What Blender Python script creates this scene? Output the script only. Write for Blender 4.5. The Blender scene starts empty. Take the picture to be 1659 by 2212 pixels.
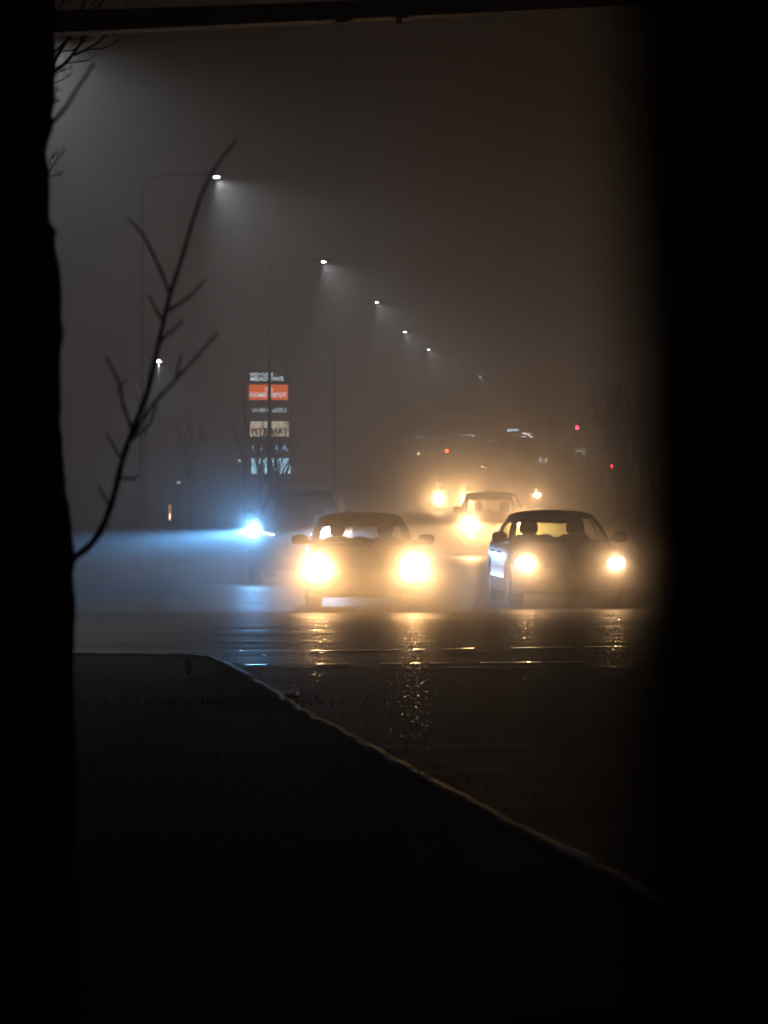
import bpy, bmesh, math, random
from mathutils import Vector, Matrix, noise
R = math.radians
random.seed(7)
scene = bpy.context.scene
C = scene.collection

# ------------------------------------------------------------------ camera
F, CX, HY, CAMH = 6500.0, 829.5, 1062.0, 1.75      # focal length in px of a 1659 x 2212 frame, horizon row, eye height
cd = bpy.data.cameras.new("camera"); cam = bpy.data.objects.new("camera", cd); C.objects.link(cam)
cam.location = (0, 0, CAMH); cam.rotation_euler = (R(90), 0, 0)
cd.sensor_fit = 'VERTICAL'; cd.sensor_height = 36; cd.sensor_width = 27
cd.lens = 36 * F / 2212
cd.shift_y = -(1106 - HY) / 2212
cd.clip_start = 0.05; cd.clip_end = 2000
cd.dof.use_dof = True; cd.dof.focus_distance = 58; cd.dof.aperture_fstop = 5.5; cd.dof.aperture_blades = 7
scene.camera = cam

# ------------------------------------------------------------------ world, exposure
w = bpy.data.worlds.new("World"); scene.world = w; w.use_nodes = True
wn = w.node_tree; wn.nodes.clear()
bgn = wn.nodes.new('ShaderNodeBackground'); wo = wn.nodes.new('ShaderNodeOutputWorld')
bgn.inputs[0].default_value = (0.55, 0.5, 0.42, 1); bgn.inputs[1].default_value = 0.0010
wn.links.new(bgn.outputs[0], wo.inputs[0])
scene.view_settings.view_transform = 'Standard'; scene.view_settings.look = 'None'
scene.view_settings.exposure = 0; scene.view_settings.gamma = 1
cy = scene.cycles
cy.use_denoising = True
try: cy.denoiser = 'OPENIMAGEDENOISE'
except Exception: pass
cy.use_adaptive_sampling = False
cy.max_bounces = 8; cy.diffuse_bounces = 1; cy.glossy_bounces = 2; cy.transmission_bounces = 4
cy.transparent_max_bounces = 24; cy.volume_bounces = 0
cy.sample_clamp_indirect = 2.0; cy.sample_clamp_direct = 0
cy.use_light_tree = True
cy.caustics_reflective = False; cy.caustics_refractive = False

# fog and lamp strengths (the numbers tuned against the photograph)
FOG_D, FOG_G = 0.0108, 0.6
WARM = (1.0, 0.535, 0.205)
# (along the axis, to the sides, below the cut-off) in watts
P_CAR, P_CAR_R, P_SUV, P_FAR, P_BLUE, P_LAMP = (90, 140, 360), (45, 40, 55), (420, 105, 2900), (900, 2200, 2000), (8, 300, 4900), 1550

# ------------------------------------------------------------------ helpers
def ground_z(y):
    if y < 90: return 0.0
    if y < 150: return 0.00021 * (y - 90) ** 2
    return 0.756 + 0.0185 * (y - 150)
def W(px, py, D): return Vector(((px - CX) * D / F, D, CAMH + (HY - py) * D / F))
def G(px, py):                                         # a point of the flat near ground
    D = CAMH * F / (py - HY); return Vector(((px - CX) * D / F, D, 0))
def X(px, D): return (px - CX) * D / F

def mat(name, col=(.1, .1, .1), rough=.5, metal=0, spec=.5, emit=None, es=0, coat=0, bump=0, bscale=20, var=0, vscale=3, sample=True):
    m = bpy.data.materials.new(name); m.use_nodes = True
    nt = m.node_tree; p = nt.nodes['Principled BSDF']
    p.inputs['Base Color'].default_value = (*col, 1)
    p.inputs['Roughness'].default_value = rough; p.inputs['Metallic'].default_value = metal
    p.inputs['Specular IOR Level'].default_value = spec; p.inputs['Coat Weight'].default_value = coat
    p.inputs['Coat Roughness'].default_value = .05
    if emit:
        p.inputs['Emission Color'].default_value = (*emit, 1); p.inputs['Emission Strength'].default_value = es
        if not sample: m.cycles.emission_sampling = 'NONE'
    if bump or var:
        tc = nt.nodes.new('ShaderNodeTexCoord')
        if var:
            n = nt.nodes.new('ShaderNodeTexNoise'); n.inputs['Scale'].default_value = vscale; n.inputs['Detail'].default_value = 6
            nt.links.new(tc.outputs['Object'], n.inputs['Vector'])
            mr = nt.nodes.new('ShaderNodeMixRGB'); mr.inputs[1].default_value = (*[c * (1 - var) for c in col], 1)
            mr.inputs[2].default_value = (*[min(1, c * (1 + var)) for c in col], 1)
            nt.links.new(n.outputs['Fac'], mr.inputs[0]); nt.links.new(mr.outputs[0], p.inputs['Base Color'])
        if bump:
            n2 = nt.nodes.new('ShaderNodeTexNoise'); n2.inputs['Scale'].default_value = bscale; n2.inputs['Detail'].default_value = 5
            nt.links.new(tc.outputs['Object'], n2.inputs['Vector'])
            b = nt.nodes.new('ShaderNodeBump'); b.inputs['Strength'].default_value = bump; b.inputs['Distance'].default_value = .02
            nt.links.new(n2.outputs['Fac'], b.inputs['Height']); nt.links.new(b.outputs[0], p.inputs['Normal'])
    return m

def glass_mat(name, tint=(.93, .94, .93), milky=0, milk=(.5, .6, .3)):
    m = bpy.data.materials.new(name); m.use_nodes = True; nt = m.node_tree; nt.nodes.clear()
    o = nt.nodes.new('ShaderNodeOutputMaterial'); t = nt.nodes.new('ShaderNodeBsdfTransparent'); t.inputs[0].default_value = (*tint, 1)
    g = nt.nodes.new('ShaderNodeBsdfGlossy'); g.inputs['Roughness'].default_value = .03
    lw = nt.nodes.new('ShaderNodeLayerWeight'); lw.inputs[0].default_value = .5
    pw = nt.nodes.new('ShaderNodeMath'); pw.operation = 'POWER'; pw.inputs[1].default_value = 5; nt.links.new(lw.outputs['Facing'], pw.inputs[0])
    f = nt.nodes.new('ShaderNodeMath'); f.operation = 'MULTIPLY_ADD'; f.inputs[1].default_value = .9; f.inputs[2].default_value = .03; nt.links.new(pw.outputs[0], f.inputs[0])
    mx = nt.nodes.new('ShaderNodeMixShader'); nt.links.new(f.outputs[0], mx.inputs[0])
    nt.links.new(t.outputs[0], mx.inputs[1]); nt.links.new(g.outputs[0], mx.inputs[2])
    last = mx
    if milky:
        tr = nt.nodes.new('ShaderNodeBsdfTranslucent'); tr.inputs[0].default_value = (*milk, 1)
        m2 = nt.nodes.new('ShaderNodeMixShader'); m2.inputs[0].default_value = milky
        nt.links.new(mx.outputs[0], m2.inputs[1]); nt.links.new(tr.outputs[0], m2.inputs[2]); last = m2
    nt.links.new(last.outputs[0], o.inputs[0]); return m

M = {}
M['paint_dark'] = mat('dark_car_paint', (.012, .012, .013), .35, .0, coat=.4)
M['paint_grey'] = mat('grey_car_paint', (.04, .04, .042), .35, .2, coat=.4)
M['paint_white'] = mat('silver_car_paint', (.12, .125, .13), .35, .3, coat=.5)
M['trim'] = mat('black_trim', (.012, .012, .012), .5)
M['rubber'] = mat('rubber', (.02, .02, .02), .75, bump=.3, bscale=60)
M['rim'] = mat('alloy', (.45, .45, .46), .3, 1)
M['cloth'] = mat('seat_cloth', (.025, .024, .024), .9)
M['chrome'] = mat('chrome', (.7, .7, .7), .12, 1)
M['glass'] = glass_mat('car_glass')
M['glass_tint'] = glass_mat('privacy_glass', (.12, .12, .13))
M['glass_green'] = glass_mat('misted_green_glass', (.85, .96, .62), .12, (.8, .95, .5))
M['plate'] = mat('number_plate', (.12, .12, .12), .5)
M['lens_warm'] = mat('warm_headlight_lens', (1, .9, .8), .2, emit=(1, .86, .66), es=30, sample=False)
M['lens_blue'] = mat('cool_headlight_lens', (.9, .95, 1), .2, emit=(.75, .9, 1), es=30, sample=False)
M['lens_off'] = mat('clear_lens', (.3, .3, .3), .1)
M['lens_far'] = mat('far_headlight_lens', (1, .9, .8), .2, emit=(1, .93, .85), es=400, sample=False)
M['lens_mid'] = mat('distant_headlight_lens', (1, .9, .8), .2, emit=(1, .86, .66), es=200, sample=False)
M['lens_near2'] = mat('suv_headlight_lens', (1, .9, .8), .2, emit=(1, .86, .66), es=70, sample=False)
M['amber'] = mat('amber_lens', (1, .4, .05), .2, emit=(1, .5, .12), es=9, sample=False)
M['metal_dark'] = mat('galvanised_dark', (.025, .025, .026), .6, .2, bump=.2, bscale=30, var=.3)
M['metal'] = mat('galvanised', (.18, .18, .18), .45, .7, bump=.1, bscale=40, var=.2)
M['lamp_lens'] = mat('street_lamp_lens', (1, 1, 1), .3, emit=(.93, .98, 1), es=60, sample=False)
M['red'] = mat('red_signal_lens', (.8, .05, .05), .3, emit=(1, .03, .06), es=70, sample=False)
M['redo'] = mat('red_orange_signal_lens', (.8, .1, .05), .3, emit=(1, .05, .02), es=110, sample=False)
M['bark'] = mat('bark', (.05, .042, .035), .95, bump=1, bscale=14, var=.4, vscale=6)
M['twig'] = mat('twig_bark', (.04, .034, .03), .9)
M['concrete'] = mat('kerb_concrete', (.065, .06, .052), .45, spec=.6, bump=.6, bscale=25, var=.35, vscale=4)

def link(name, me, m=None, parent=None, smooth=None):
    me.name = name
    o = bpy.data.objects.new(name, me); C.objects.link(o)
    if m:
        for mm in (m if isinstance(m, (list, tuple)) else [m]): me.materials.append(mm)
    if parent: o.parent = parent
    if smooth is not None:
        for p in me.polygons: p.use_smooth = True
        try: me.set_sharp_from_angle(angle=R(smooth))
        except Exception: pass
    return o
def tag(o, label, cat, group=None, kind=None):
    if label: o['label'] = label
    if cat: o['category'] = cat
    if group: o['group'] = group
    if kind: o['kind'] = kind
    return o
def empty(name, loc, rz=0):
    o = bpy.data.objects.new(name, None); C.objects.link(o); o.location = loc; o.rotation_euler = (0, 0, rz)
    o.empty_display_size = .3; return o

class MB:
    def __init__(s): s.v = []; s.f = []; s.mi = []
    def add(s, vs, fs, mi=0):
        b = len(s.v); s.v += [tuple(v) for v in vs]; s.f += [tuple(i + b for i in f) for f in fs]; s.mi += [mi] * len(fs); return s
    def box(s, a, b, mi=0):
        x0, y0, z0 = a; x1, y1, z1 = b
        return s.add([(x0,y0,z0),(x1,y0,z0),(x1,y1,z0),(x0,y1,z0),(x0,y0,z1),(x1,y0,z1),(x1,y1,z1),(x0,y1,z1)],
              [(0,3,2,1),(4,5,6,7),(0,1,5,4),(1,2,6,5),(2,3,7,6),(3,0,4,7)], mi)
    def tube(s, pts, rads, n=8, caps=True, jit=0, mi=0):
        pts = [Vector(p) for p in pts]; rings = []
        if not isinstance(rads, (list, tuple)): rads = [rads] * len(pts)
        ref = None
        for i, p in enumerate(pts):
            d = (pts[min(i+1, len(pts)-1)] - pts[max(i-1, 0)])
            if d.length < 1e-9: d = Vector((0, 0, 1))
            d.normalize()
            if ref is None: ref = Vector((0, 1, 0)) if abs(d.y) < .9 else Vector((1, 0, 0))
            u = (ref - d * ref.dot(d)).normalized(); v = d.cross(u); ref = u
            rr = []
            for k in range(n):
                a = 2 * math.pi * k / n; r = rads[i] * (1 + (random.uniform(-jit, jit) if jit else 0))
                rr.append(p + u * math.cos(a) * r + v * math.sin(a) * r)
            rings.append(rr)
        vs = [q for r in rings for q in r]; fs = []
        for i in range(len(pts) - 1):
            for k in range(n):
                fs.append((i*n+k, i*n+(k+1) % n, (i+1)*n+(k+1) % n, (i+1)*n+k))
        if caps: fs.append(tuple(range(n))[::-1]); fs.append(tuple((len(pts)-1)*n + k for k in range(n)))
        return s.add(vs, fs, mi)
    def lathe(s, prof, axis='x', n=24, c=(0, 0, 0), mi=0):       # prof: (along, radius)
        vs = []; fs = []
        for (a, r) in prof:
            for k in range(n):
                t = 2 * math.pi * k / n; p, q = r * math.cos(t), r * math.sin(t)
                v = (a, p, q) if axis == 'x' else ((p, a, q) if axis == 'y' else (p, q, a))
                vs.append((v[0]+c[0], v[1]+c[1], v[2]+c[2]))
        for i in range(len(prof)-1):
            for k in range(n): fs.append((i*n+k, i*n+(k+1) % n, (i+1)*n+(k+1) % n, (i+1)*n+k))
        fs.append(tuple(range(n))); fs.append(tuple((len(prof)-1)*n+k for k in range(n)))
        return s.add(vs, fs, mi)
    def ell(s, c, r, n=16, m=10, e=1.0, mi=0):                 # superellipsoid
        vs = []; fs = []
        f = lambda t: math.copysign(abs(t) ** e, t)
        for i in range(m+1):
            ph = -math.pi/2 + math.pi*i/m
            for k in range(n):
                t = 2*math.pi*k/n
                vs.append((c[0]+r[0]*f(math.cos(ph))*f(math.cos(t)), c[1]+r[1]*f(math.cos(ph))*f(math.sin(t)), c[2]+r[2]*f(math.sin(ph))))
        for i in range(m):
            for k in range(n): fs.append((i*n+k, i*n+(k+1) % n, (i+1)*n+(k+1) % n, (i+1)*n+k))
        return s.add(vs, fs, mi)
    def build(s, name, m=None, parent=None, smooth=None, fix=True):
        me = bpy.data.meshes.new(name); me.from_pydata(s.v, [], s.f); 
        if fix:
            bm = bmesh.new(); bm.from_mesh(me)
            mi = None
            bmesh.ops.remove_doubles(bm, verts=bm.verts, dist=1e-5)
            bmesh.ops.recalc_face_normals(bm, faces=bm.faces); bm.to_mesh(me); bm.free()
        o = link(name, me, m, parent, smooth)
        if any(s.mi) and len(me.polygons) == len(s.mi):
            for p, k in zip(me.polygons, s.mi): p.material_index = k
        return o

def interp(tab, x):
    if x <= tab[0][0]: return tab[0][1]
    for (a, va), (b, vb) in zip(tab, tab[1:]):
        if x <= b:
            t = (x - a) / (b - a); return va + (vb - va) * t
    return tab[-1][1]

def text_mesh(txt, size, width=None, depth=.01, bold=0):
    cu = bpy.data.curves.new('t', 'FONT'); cu.body = txt; cu.size = size; cu.extrude = depth; cu.offset = bold
    cu.align_x = 'CENTER'; cu.align_y = 'CENTER'; cu.resolution_u = 3
    ob = bpy.data.objects.new('t', cu); C.objects.link(ob)
    dg = bpy.context.evaluated_depsgraph_get(); dg.update()
    me = bpy.data.meshes.new_from_object(ob.evaluated_get(dg))
    bpy.data.objects.remove(ob); bpy.data.curves.remove(cu)
    xs = [v.co.x for v in me.vertices]; ys = [v.co.y for v in me.vertices]
    mx, my = (min(xs)+max(xs))/2, (min(ys)+max(ys))/2
    sx = width / (max(xs)-min(xs)) if width else 1; sy = size / (max(ys)-min(ys))
    for v in me.vertices:
        x, y, z = v.co; v.co = ((x-mx)*sx, -z, (y-my)*sy)       # faces -Y
    me.materials.clear()
    return me

# ------------------------------------------------------------------ lamps: a headlight's beam (bright below the cut-off, faint glare above it)
def beam_light(name, loc, aim, power, col, cut=(-.03, -.07), spread=6, parent=None, radius=.05, down=-.7, spot=174, blend=.3):
    ld = bpy.data.lights.new(name, 'SPOT'); ld.color = col
    ld.spot_size = R(spot); ld.spot_blend = blend; ld.shadow_soft_size = radius
    if isinstance(power, tuple):
        axis, wide, low_ = power; pk = axis + wide + low_; ld.energy = pk
        ld.use_nodes = True; nt = ld.node_tree
        em = nt.nodes['Emission']
        tc = nt.nodes.new('ShaderNodeTexCoord'); sp = nt.nodes.new('ShaderNodeSeparateXYZ')
        nt.links.new(tc.outputs['Normal'], sp.inputs[0])
        def mrange(a, b, c, d, src):
            m = nt.nodes.new('ShaderNodeMapRange'); m.interpolation_type = 'SMOOTHSTEP'
            for i, v in enumerate((a, b, c, d)): m.inputs[i+1].default_value = v
            nt.links.new(src, m.inputs[0]); return m.outputs[0]
        def math_(op, a, b):
            m = nt.nodes.new('ShaderNodeMath'); m.operation = op
            for i, v in enumerate((a, b)):
                if isinstance(v, (int, float)): m.inputs[i].default_value = v
                else: nt.links.new(v, m.inputs[i])
            return m.outputs[0]
        up = sp.outputs[1]; fw = math_('ABSOLUTE', sp.outputs[2], 0)
        main = mrange(cut[1], cut[0], 1, 0, up)
        lowf = mrange(down, cut[1], .05, 1, up)
        mn = math_('MULTIPLY', math_('MULTIPLY', main, lowf), math_('POWER', fw, spread))
        axis_dip = mrange(.965, .9985, 1, 0, fw)                 # dip added to keep near fog dark: little light straight ahead above the cut-off
        tot = math_('ADD', math_('MULTIPLY', mn, low_/pk), math_('ADD', math_('MULTIPLY', axis_dip, wide/pk), axis/pk))
        nt.links.new(tot, em.inputs['Strength'])
    else: ld.energy = power
    o = bpy.data.objects.new(name, ld); C.objects.link(o); o.location = loc
    if parent: o.parent = parent
    d = Vector(aim).normalized()
    zz = -d; xx = Vector((0, 0, 1)).cross(zz).normalized(); yy = zz.cross(xx)
    o.rotation_euler = Matrix((xx, yy, zz)).transposed().to_euler()
    return o

# ------------------------------------------------------------------ ground, roads, kerb
def noisy_asphalt(name, base, r0, r1, bump, bscale, streak=(.25, 3), spec=.4):
    m = bpy.data.materials.new(name); m.use_nodes = True; nt = m.node_tree; p = nt.nodes['Principled BSDF']
    tc = nt.nodes.new('ShaderNodeTexCoord')
    mp = nt.nodes.new('ShaderNodeMapping'); mp.inputs['Scale'].default_value = (streak[0], streak[1], 1)
    nt.links.new(tc.outputs['Object'], mp.inputs[0])
    n = nt.nodes.new('ShaderNodeTexNoise'); n.inputs['Scale'].default_value = .7; n.inputs['Detail'].default_value = 8; n.inputs['Roughness'].default_value = .62
    nt.links.new(mp.outputs[0], n.inputs['Vector'])
    mr = nt.nodes.new('ShaderNodeMapRange'); mr.inputs[1].default_value = .35; mr.inputs[2].default_value = .65
    mr.inputs[3].default_value = r0; mr.inputs[4].default_value = r1
    nt.links.new(n.outputs['Fac'], mr.inputs[0]); nt.links.new(mr.outputs[0], p.inputs['Roughness'])
    n3 = nt.nodes.new('ShaderNodeTexNoise'); n3.inputs['Scale'].default_value = 40; n3.inputs['Detail'].default_value = 4
    nt.links.new(tc.outputs['Object'], n3.inputs['Vector'])
    mx = nt.nodes.new('ShaderNodeMixRGB'); mx.inputs[1].default_value = (base*.6, base*.6, base*.62, 1); mx.inputs[2].default_value = (base*1.5, base*1.45, base*1.4, 1)
    nt.links.new(n3.outputs['Fac'], mx.inputs[0]); nt.links.new(mx.outputs[0], p.inputs['Base Color'])
    v = nt.nodes.new('ShaderNodeTexVoronoi'); v.inputs['Scale'].default_value = bscale
    nt.links.new(tc.outputs['Object'], v.inputs['Vector'])
    ad = nt.nodes.new('ShaderNodeMath'); ad.operation = 'ADD'
    nt.links.new(v.outputs['Distance'], ad.inputs[0])
    n4 = nt.nodes.new('ShaderNodeTexNoise'); n4.inputs['Scale'].default_value = 3; n4.inputs['Detail'].default_value = 5
    nt.links.new(tc.outputs['Object'], n4.inputs['Vector']); nt.links.new(n4.outputs['Fac'], ad.inputs[1])
    b = nt.nodes.new('ShaderNodeBump'); b.inputs['Strength'].default_value = bump; b.inputs['Distance'].default_value = .01
    nt.links.new(ad.outputs[0], b.inputs['Height']); nt.links.new(b.outputs[0], p.inputs['Normal'])
    p.inputs['Specular IOR Level'].default_value = spec
    return m
M['road'] = noisy_asphalt('wet_asphalt', .02, .42, .62, .35, 60, spec=.25)
M['cross'] = noisy_asphalt('damp_asphalt', .012, .4, .62, .6, 70, spec=.06)
M['soil'] = mat('dark_wet_soil', (.008, .007, .005), .95, spec=.1, bump=.8, bscale=8, var=.5, vscale=2)
M['line'] = mat('wet_white_road_paint', (.2, .19, .17), .2, bump=.4, bscale=10, var=.3, vscale=8)

def sheet(name, x0, x1, ys, dz, m, edge=None):
    mb = MB(); xs = [x0 + (x1-x0)*i/24 for i in range(25)]
    vs = []; 
    for y in ys:
        for x in xs: vs.append((x, y, ground_z(y) + dz))
    n = len(xs); fs = [(j*n+i, j*n+i+1, (j+1)*n+i+1, (j+1)*n+i) for j in range(len(ys)-1) for i in range(n-1)]
    mb.add(vs, fs); return mb.build(name, m)
g = sheet('ground', -170, 170, [-2.5, 20, 44, 60, 80, 90] + [90+5*i for i in range(1, 13)] + [150+20*i for i in range(1, 23)], -.02, M['soil'])
tag(g, 'dark wet ground running to the horizon under the fog', None, kind='structure')
RS = 0.06                        # the main road heads 4 degrees right
def road_x(off, y): return off + (y - 44) * RS
def strip(name, o0, o1, ys, dz, m, n=8):
    vs = []; 
    for y in ys:
        for i in range(n+1):
            o = o0 + (o1-o0)*i/n; vs.append((road_x(o, y), y, ground_z(y)+dz))
    fs = [(j*(n+1)+i, j*(n+1)+i+1, (j+1)*(n+1)+i+1, (j+1)*(n+1)+i) for j in range(len(ys)-1) for i in range(n)]
    return MB().add(vs, fs).build(name, m)
ysr = [43.3, 46, 50, 60, 70, 80, 90] + [90+5*i for i in range(1, 13)] + [150+20*i for i in range(1, 22)]
rd = strip('road', -6.6, 4.3, ysr, .0, M['road']); tag(rd, 'wet multi-lane road shining under oncoming headlights', None, kind='structure')
# cross street with a slight crown whose far lip ends just before the front cars
mb = MB(); ys = [29.8 + (43.6-29.8)*i/14 for i in range(15)]; xs = [-60 + 5*i for i in range(25)]
vs = []
for y in ys:
    t = (y-29.8)/13.8; z = .006 + .035*math.sin(math.pi*min(1, t))**.8
    for x in xs: vs.append((x, y, z + .006*noise.noise(Vector((x*.2, y*.5, 0)))))
n = len(xs); fs = [(j*n+i, j*n+i+1, (j+1)*n+i+1, (j+1)*n+i) for j in range(len(ys)-1) for i in range(n-1)]
mb.add(vs, fs); cs = mb.build('road', M['cross'], smooth=60); tag(cs, 'damp cross street surface in front of the waiting cars', None, kind='structure')

# near kerb: traced on the ground
kpx = [(-500,1434),(100,1434),(300,1435),(400,1437),(440,1440),(470,1444),(500,1456),(530,1473),(560,1490),(600,1516),(640,1545),(690,1576),(740,1602),(800,1635),(850,1667),(900,1695),(950,1724),(1000,1752),(1070,1788),(1150,1832),(1240,1880),(1330,1926),(1450,1995),(1600,2080),(1800,2200)]
kp = [G(*p) for p in kpx]
# near arm of the road, right of the kerb
vs = []; fs = []
for i, p in enumerate(kp[4:]):
    vs += [(p.x - .05, p.y, .002), (p.x+2, p.y, .003), (14, p.y, .002), (40, p.y, .002)]
m_ = len(kp[4:])
for i in range(m_-1):
    for k in range(3): a = i*4+k; fs.append((a, a+1, a+5, a+4))
last = kp[-1]; nb = len(vs)
vs += [(last.x+1.2, -2, .002), (last.x+3, -2, .002), (14, -2, .002), (40, -2, .002)]
for k in range(3): a = (m_-1)*4+k; fs.append((a, a+1, nb+k+1, nb+k))
M['near'] = noisy_asphalt('rough_dark_asphalt', .012, .6, .74, .6, 60, spec=.09)
na = MB().add(vs, fs).build('road', M['near']); tag(na, 'dark near arm of the road beside the kerb', None, kind='structure')
# verge: raised grass left of the kerb
ins = []
for i, p in enumerate(kp):
    a = kp[max(0, i-1)]; b = kp[min(len(kp)-1, i+1)]; d = (b-a).normalized(); nrm = Vector((-d.y, d.x, 0))
    if nrm.y > 0 and i < 4: nrm = -nrm
    if i >= 4 and nrm.x > 0: nrm = -nrm
    ins.append(nrm)
vs = []; fs = []
for p, q in zip(kp, ins):
    for k, (o, z) in enumerate([(.14, .07), (.5, .11), (1.2, .13)]): vs.append((p.x+q.x*o, p.y+q.y*o, z))
    vs.append((p.x-60 if p.x > -8 else p.x-1, max(-2, p.y-30) if p.x < 0 else p.y-.5, .13))
# simpler: fan the verge down to behind the camera
vs2 = []; fs2 = []
K = 18
for p, q in zip(kp, ins):
    a = Vector((p.x+q.x*.09, p.y+q.y*.09, .09)); b = Vector((-12, 2, .10))
    for k in range(K+1):
        t = (k/K)**1.6; c = a.lerp(b, t); vs2.append((c.x, c.y, c.z + (.03*noise.noise(Vector((c.x*.8, c.y*.8, 3))) if k > 1 else .045*noise.noise(Vector((c.x*1.7, c.y*1.7, 5))))))
for i in range(len(kp)-1):
    for k in range(K): a = i*(K+1)+k; fs2.append((a, a+1, a+K+2, a+K+1))
vg = MB().add(vs2, fs2).build('verge', M['soil'], smooth=60); tag(vg, 'dark grassy corner verge behind the kerb', None, kind='structure')
# the kerb itself: individual stones with small gaps read as one running kerb
def resample(pts, step):
    out = [pts[0].copy()]; acc = 0
    for a, b in zip(pts, pts[1:]):
        L = (b-a).length; t = step - acc
        while t <= L: out.append(a.lerp(b, t/L)); t += step
        acc = (acc + L) % step if L else acc
        acc = L - (t - step)
    return out
kk = resample(kp[1:], .15)
mb = MB(); prof = [(0, -.03), (0, .07), (.012, .1), (.035, .118), (.085, .122), (.10, .105), (.10, -.03)]
vs = []; fs = []
for i, p in enumerate(kk):
    a = kk[max(0, i-2)]; b = kk[min(len(kk)-1, i+2)]; d = (b-a).normalized(); q = Vector((d.y, -d.x, 0))
    # q must point away from the road: towards the verge
    if q.dot(Vector((-1, -1, 0))) < 0: q = -q
    joint = (i % 9 == 0)
    for (o, z) in prof:
        j = .010*noise.noise(Vector((p.x*3, p.y*3, o*9)))
        zz = z - (.008 if joint and z > 0 else 0) + (j if z > 0 else 0) - (.03*max(0, noise.noise(Vector((p.x*1.3, p.y*1.3, 7)))) if z > .09 else 0)
        vs.append((p.x+q.x*o, p.y+q.y*o, zz))
m_ = len(prof)
for i in range(len(kk)-1):
    for k in range(m_-1): a = i*m_+k; fs.append((a, a+1, a+m_+1, a+m_))
kb = MB().add(vs, fs).build('kerb', M['concrete'], smooth=50); tag(kb, 'worn concrete kerb curving along the verge', None, kind='structure')

# crosswalk lines across the near arm
def xwalk(px0, px1, py0, py1, wid, name_lab):
    a = G(px0, py0); b = G(px1, py1); vs = []; fs = []; n = 160
    for i in range(n+1):
        t = i/n; p = a.lerp(b, t); wob = .012*noise.noise(Vector((p.x*2, wid*50, 0)))
        base = .05 if p.y > 29.8 else .012
        t2 = (p.y-29.8)/13.8; z = .006 + .035*math.sin(math.pi*max(0, min(1, t2)))**.8 + .008
        for o, dz in ((-wid/2, 0), (-wid/2+.01, .004), (wid/2-.01, .004), (wid/2, 0)):
            vs.append((p.x, p.y+o+wob, z+dz))
    for i in range(n):
        if noise.noise(Vector((i*.22, wid*90, 2))) > .12: continue          # worn away
        for k in range(3): q = i*4+k; fs.append((q, q+4, q+5, q+1))
    o = MB().add(vs, fs).build('crosswalk_line', M['line'], smooth=60)
    tag(o, name_lab, None, kind='structure'); return o
xwalk(640, 1480, 1414, 1403, .16, 'wet white crosswalk line farther from the camera')
xwalk(472, 1480, 1441, 1433, .14, 'wet white crosswalk line nearer the verge')

# ------------------------------------------------------------------ vehicles
def rounded_loop(hwf, hwr, yf, yr, z0, bow_f, bow_r, nf=10, ns=18, cr=.08):
    pts = []; kinds = []
    # front edge left->right (x from -hwf to hwf), bowed forward
    for i in range(nf+1):
        t = -1 + 2*i/nf; x = t*(hwf-cr); pts.append((x, yf + bow_f*t*t, z0)); kinds.append('F')
    for k in (1, 2):
        a = k/3; pts.append((hwf-cr+cr*math.sin(a*math.pi/2), yf+bow_f+cr*1.3*(1-math.cos(a*math.pi/2)), z0)); kinds.append('A')
    for i in range(ns+1):
        t = i/ns; y = yf+bow_f+cr*1.3 + (yr-bow_r-yf-bow_f-cr*2.6)*t
        hw = hwf + (hwr-hwf)*t + .02*math.sin(math.pi*t); pts.append((hw, y, z0)); kinds.append('S')
    for k in (1, 2):
        a = 1-k/3; pts.append((hwr-cr+cr*math.sin(a*math.pi/2), yr-bow_r-cr*1.3*(1-math.cos(a*math.pi/2)), z0)); kinds.append('C')
    for i in range(nf+1):
        t = 1-2*i/nf; pts.append((t*(hwr-cr), yr-bow_r*t*t, z0)); kinds.append('R')
    right = pts; 
    # mirror of the side
    for k in (2, 1):
        a = 1-k/3; x = -(hwr-cr+cr*math.sin(a*math.pi/2)); pts.append((x, yr-bow_r-cr*1.3*(1-math.cos(a*math.pi/2)), z0)); kinds.append('C')
    for i in range(ns+1):
        t = 1-i/ns; y = yf+bow_f+cr*1.3 + (yr-bow_r-yf-bow_f-cr*2.6)*t
        hw = hwf + (hwr-hwf)*t + .02*math.sin(math.pi*t); pts.append((-hw, y, z0)); kinds.append('S2')
    for k in (2, 1):
        a = k/3; pts.append((-(hwf-cr+cr*math.sin(a*math.pi/2)), yf+bow_f+cr*1.3*(1-math.cos(a*math.pi/2)), z0)); kinds.append('A')
    return [Vector(p) for p in pts], kinds

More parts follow.
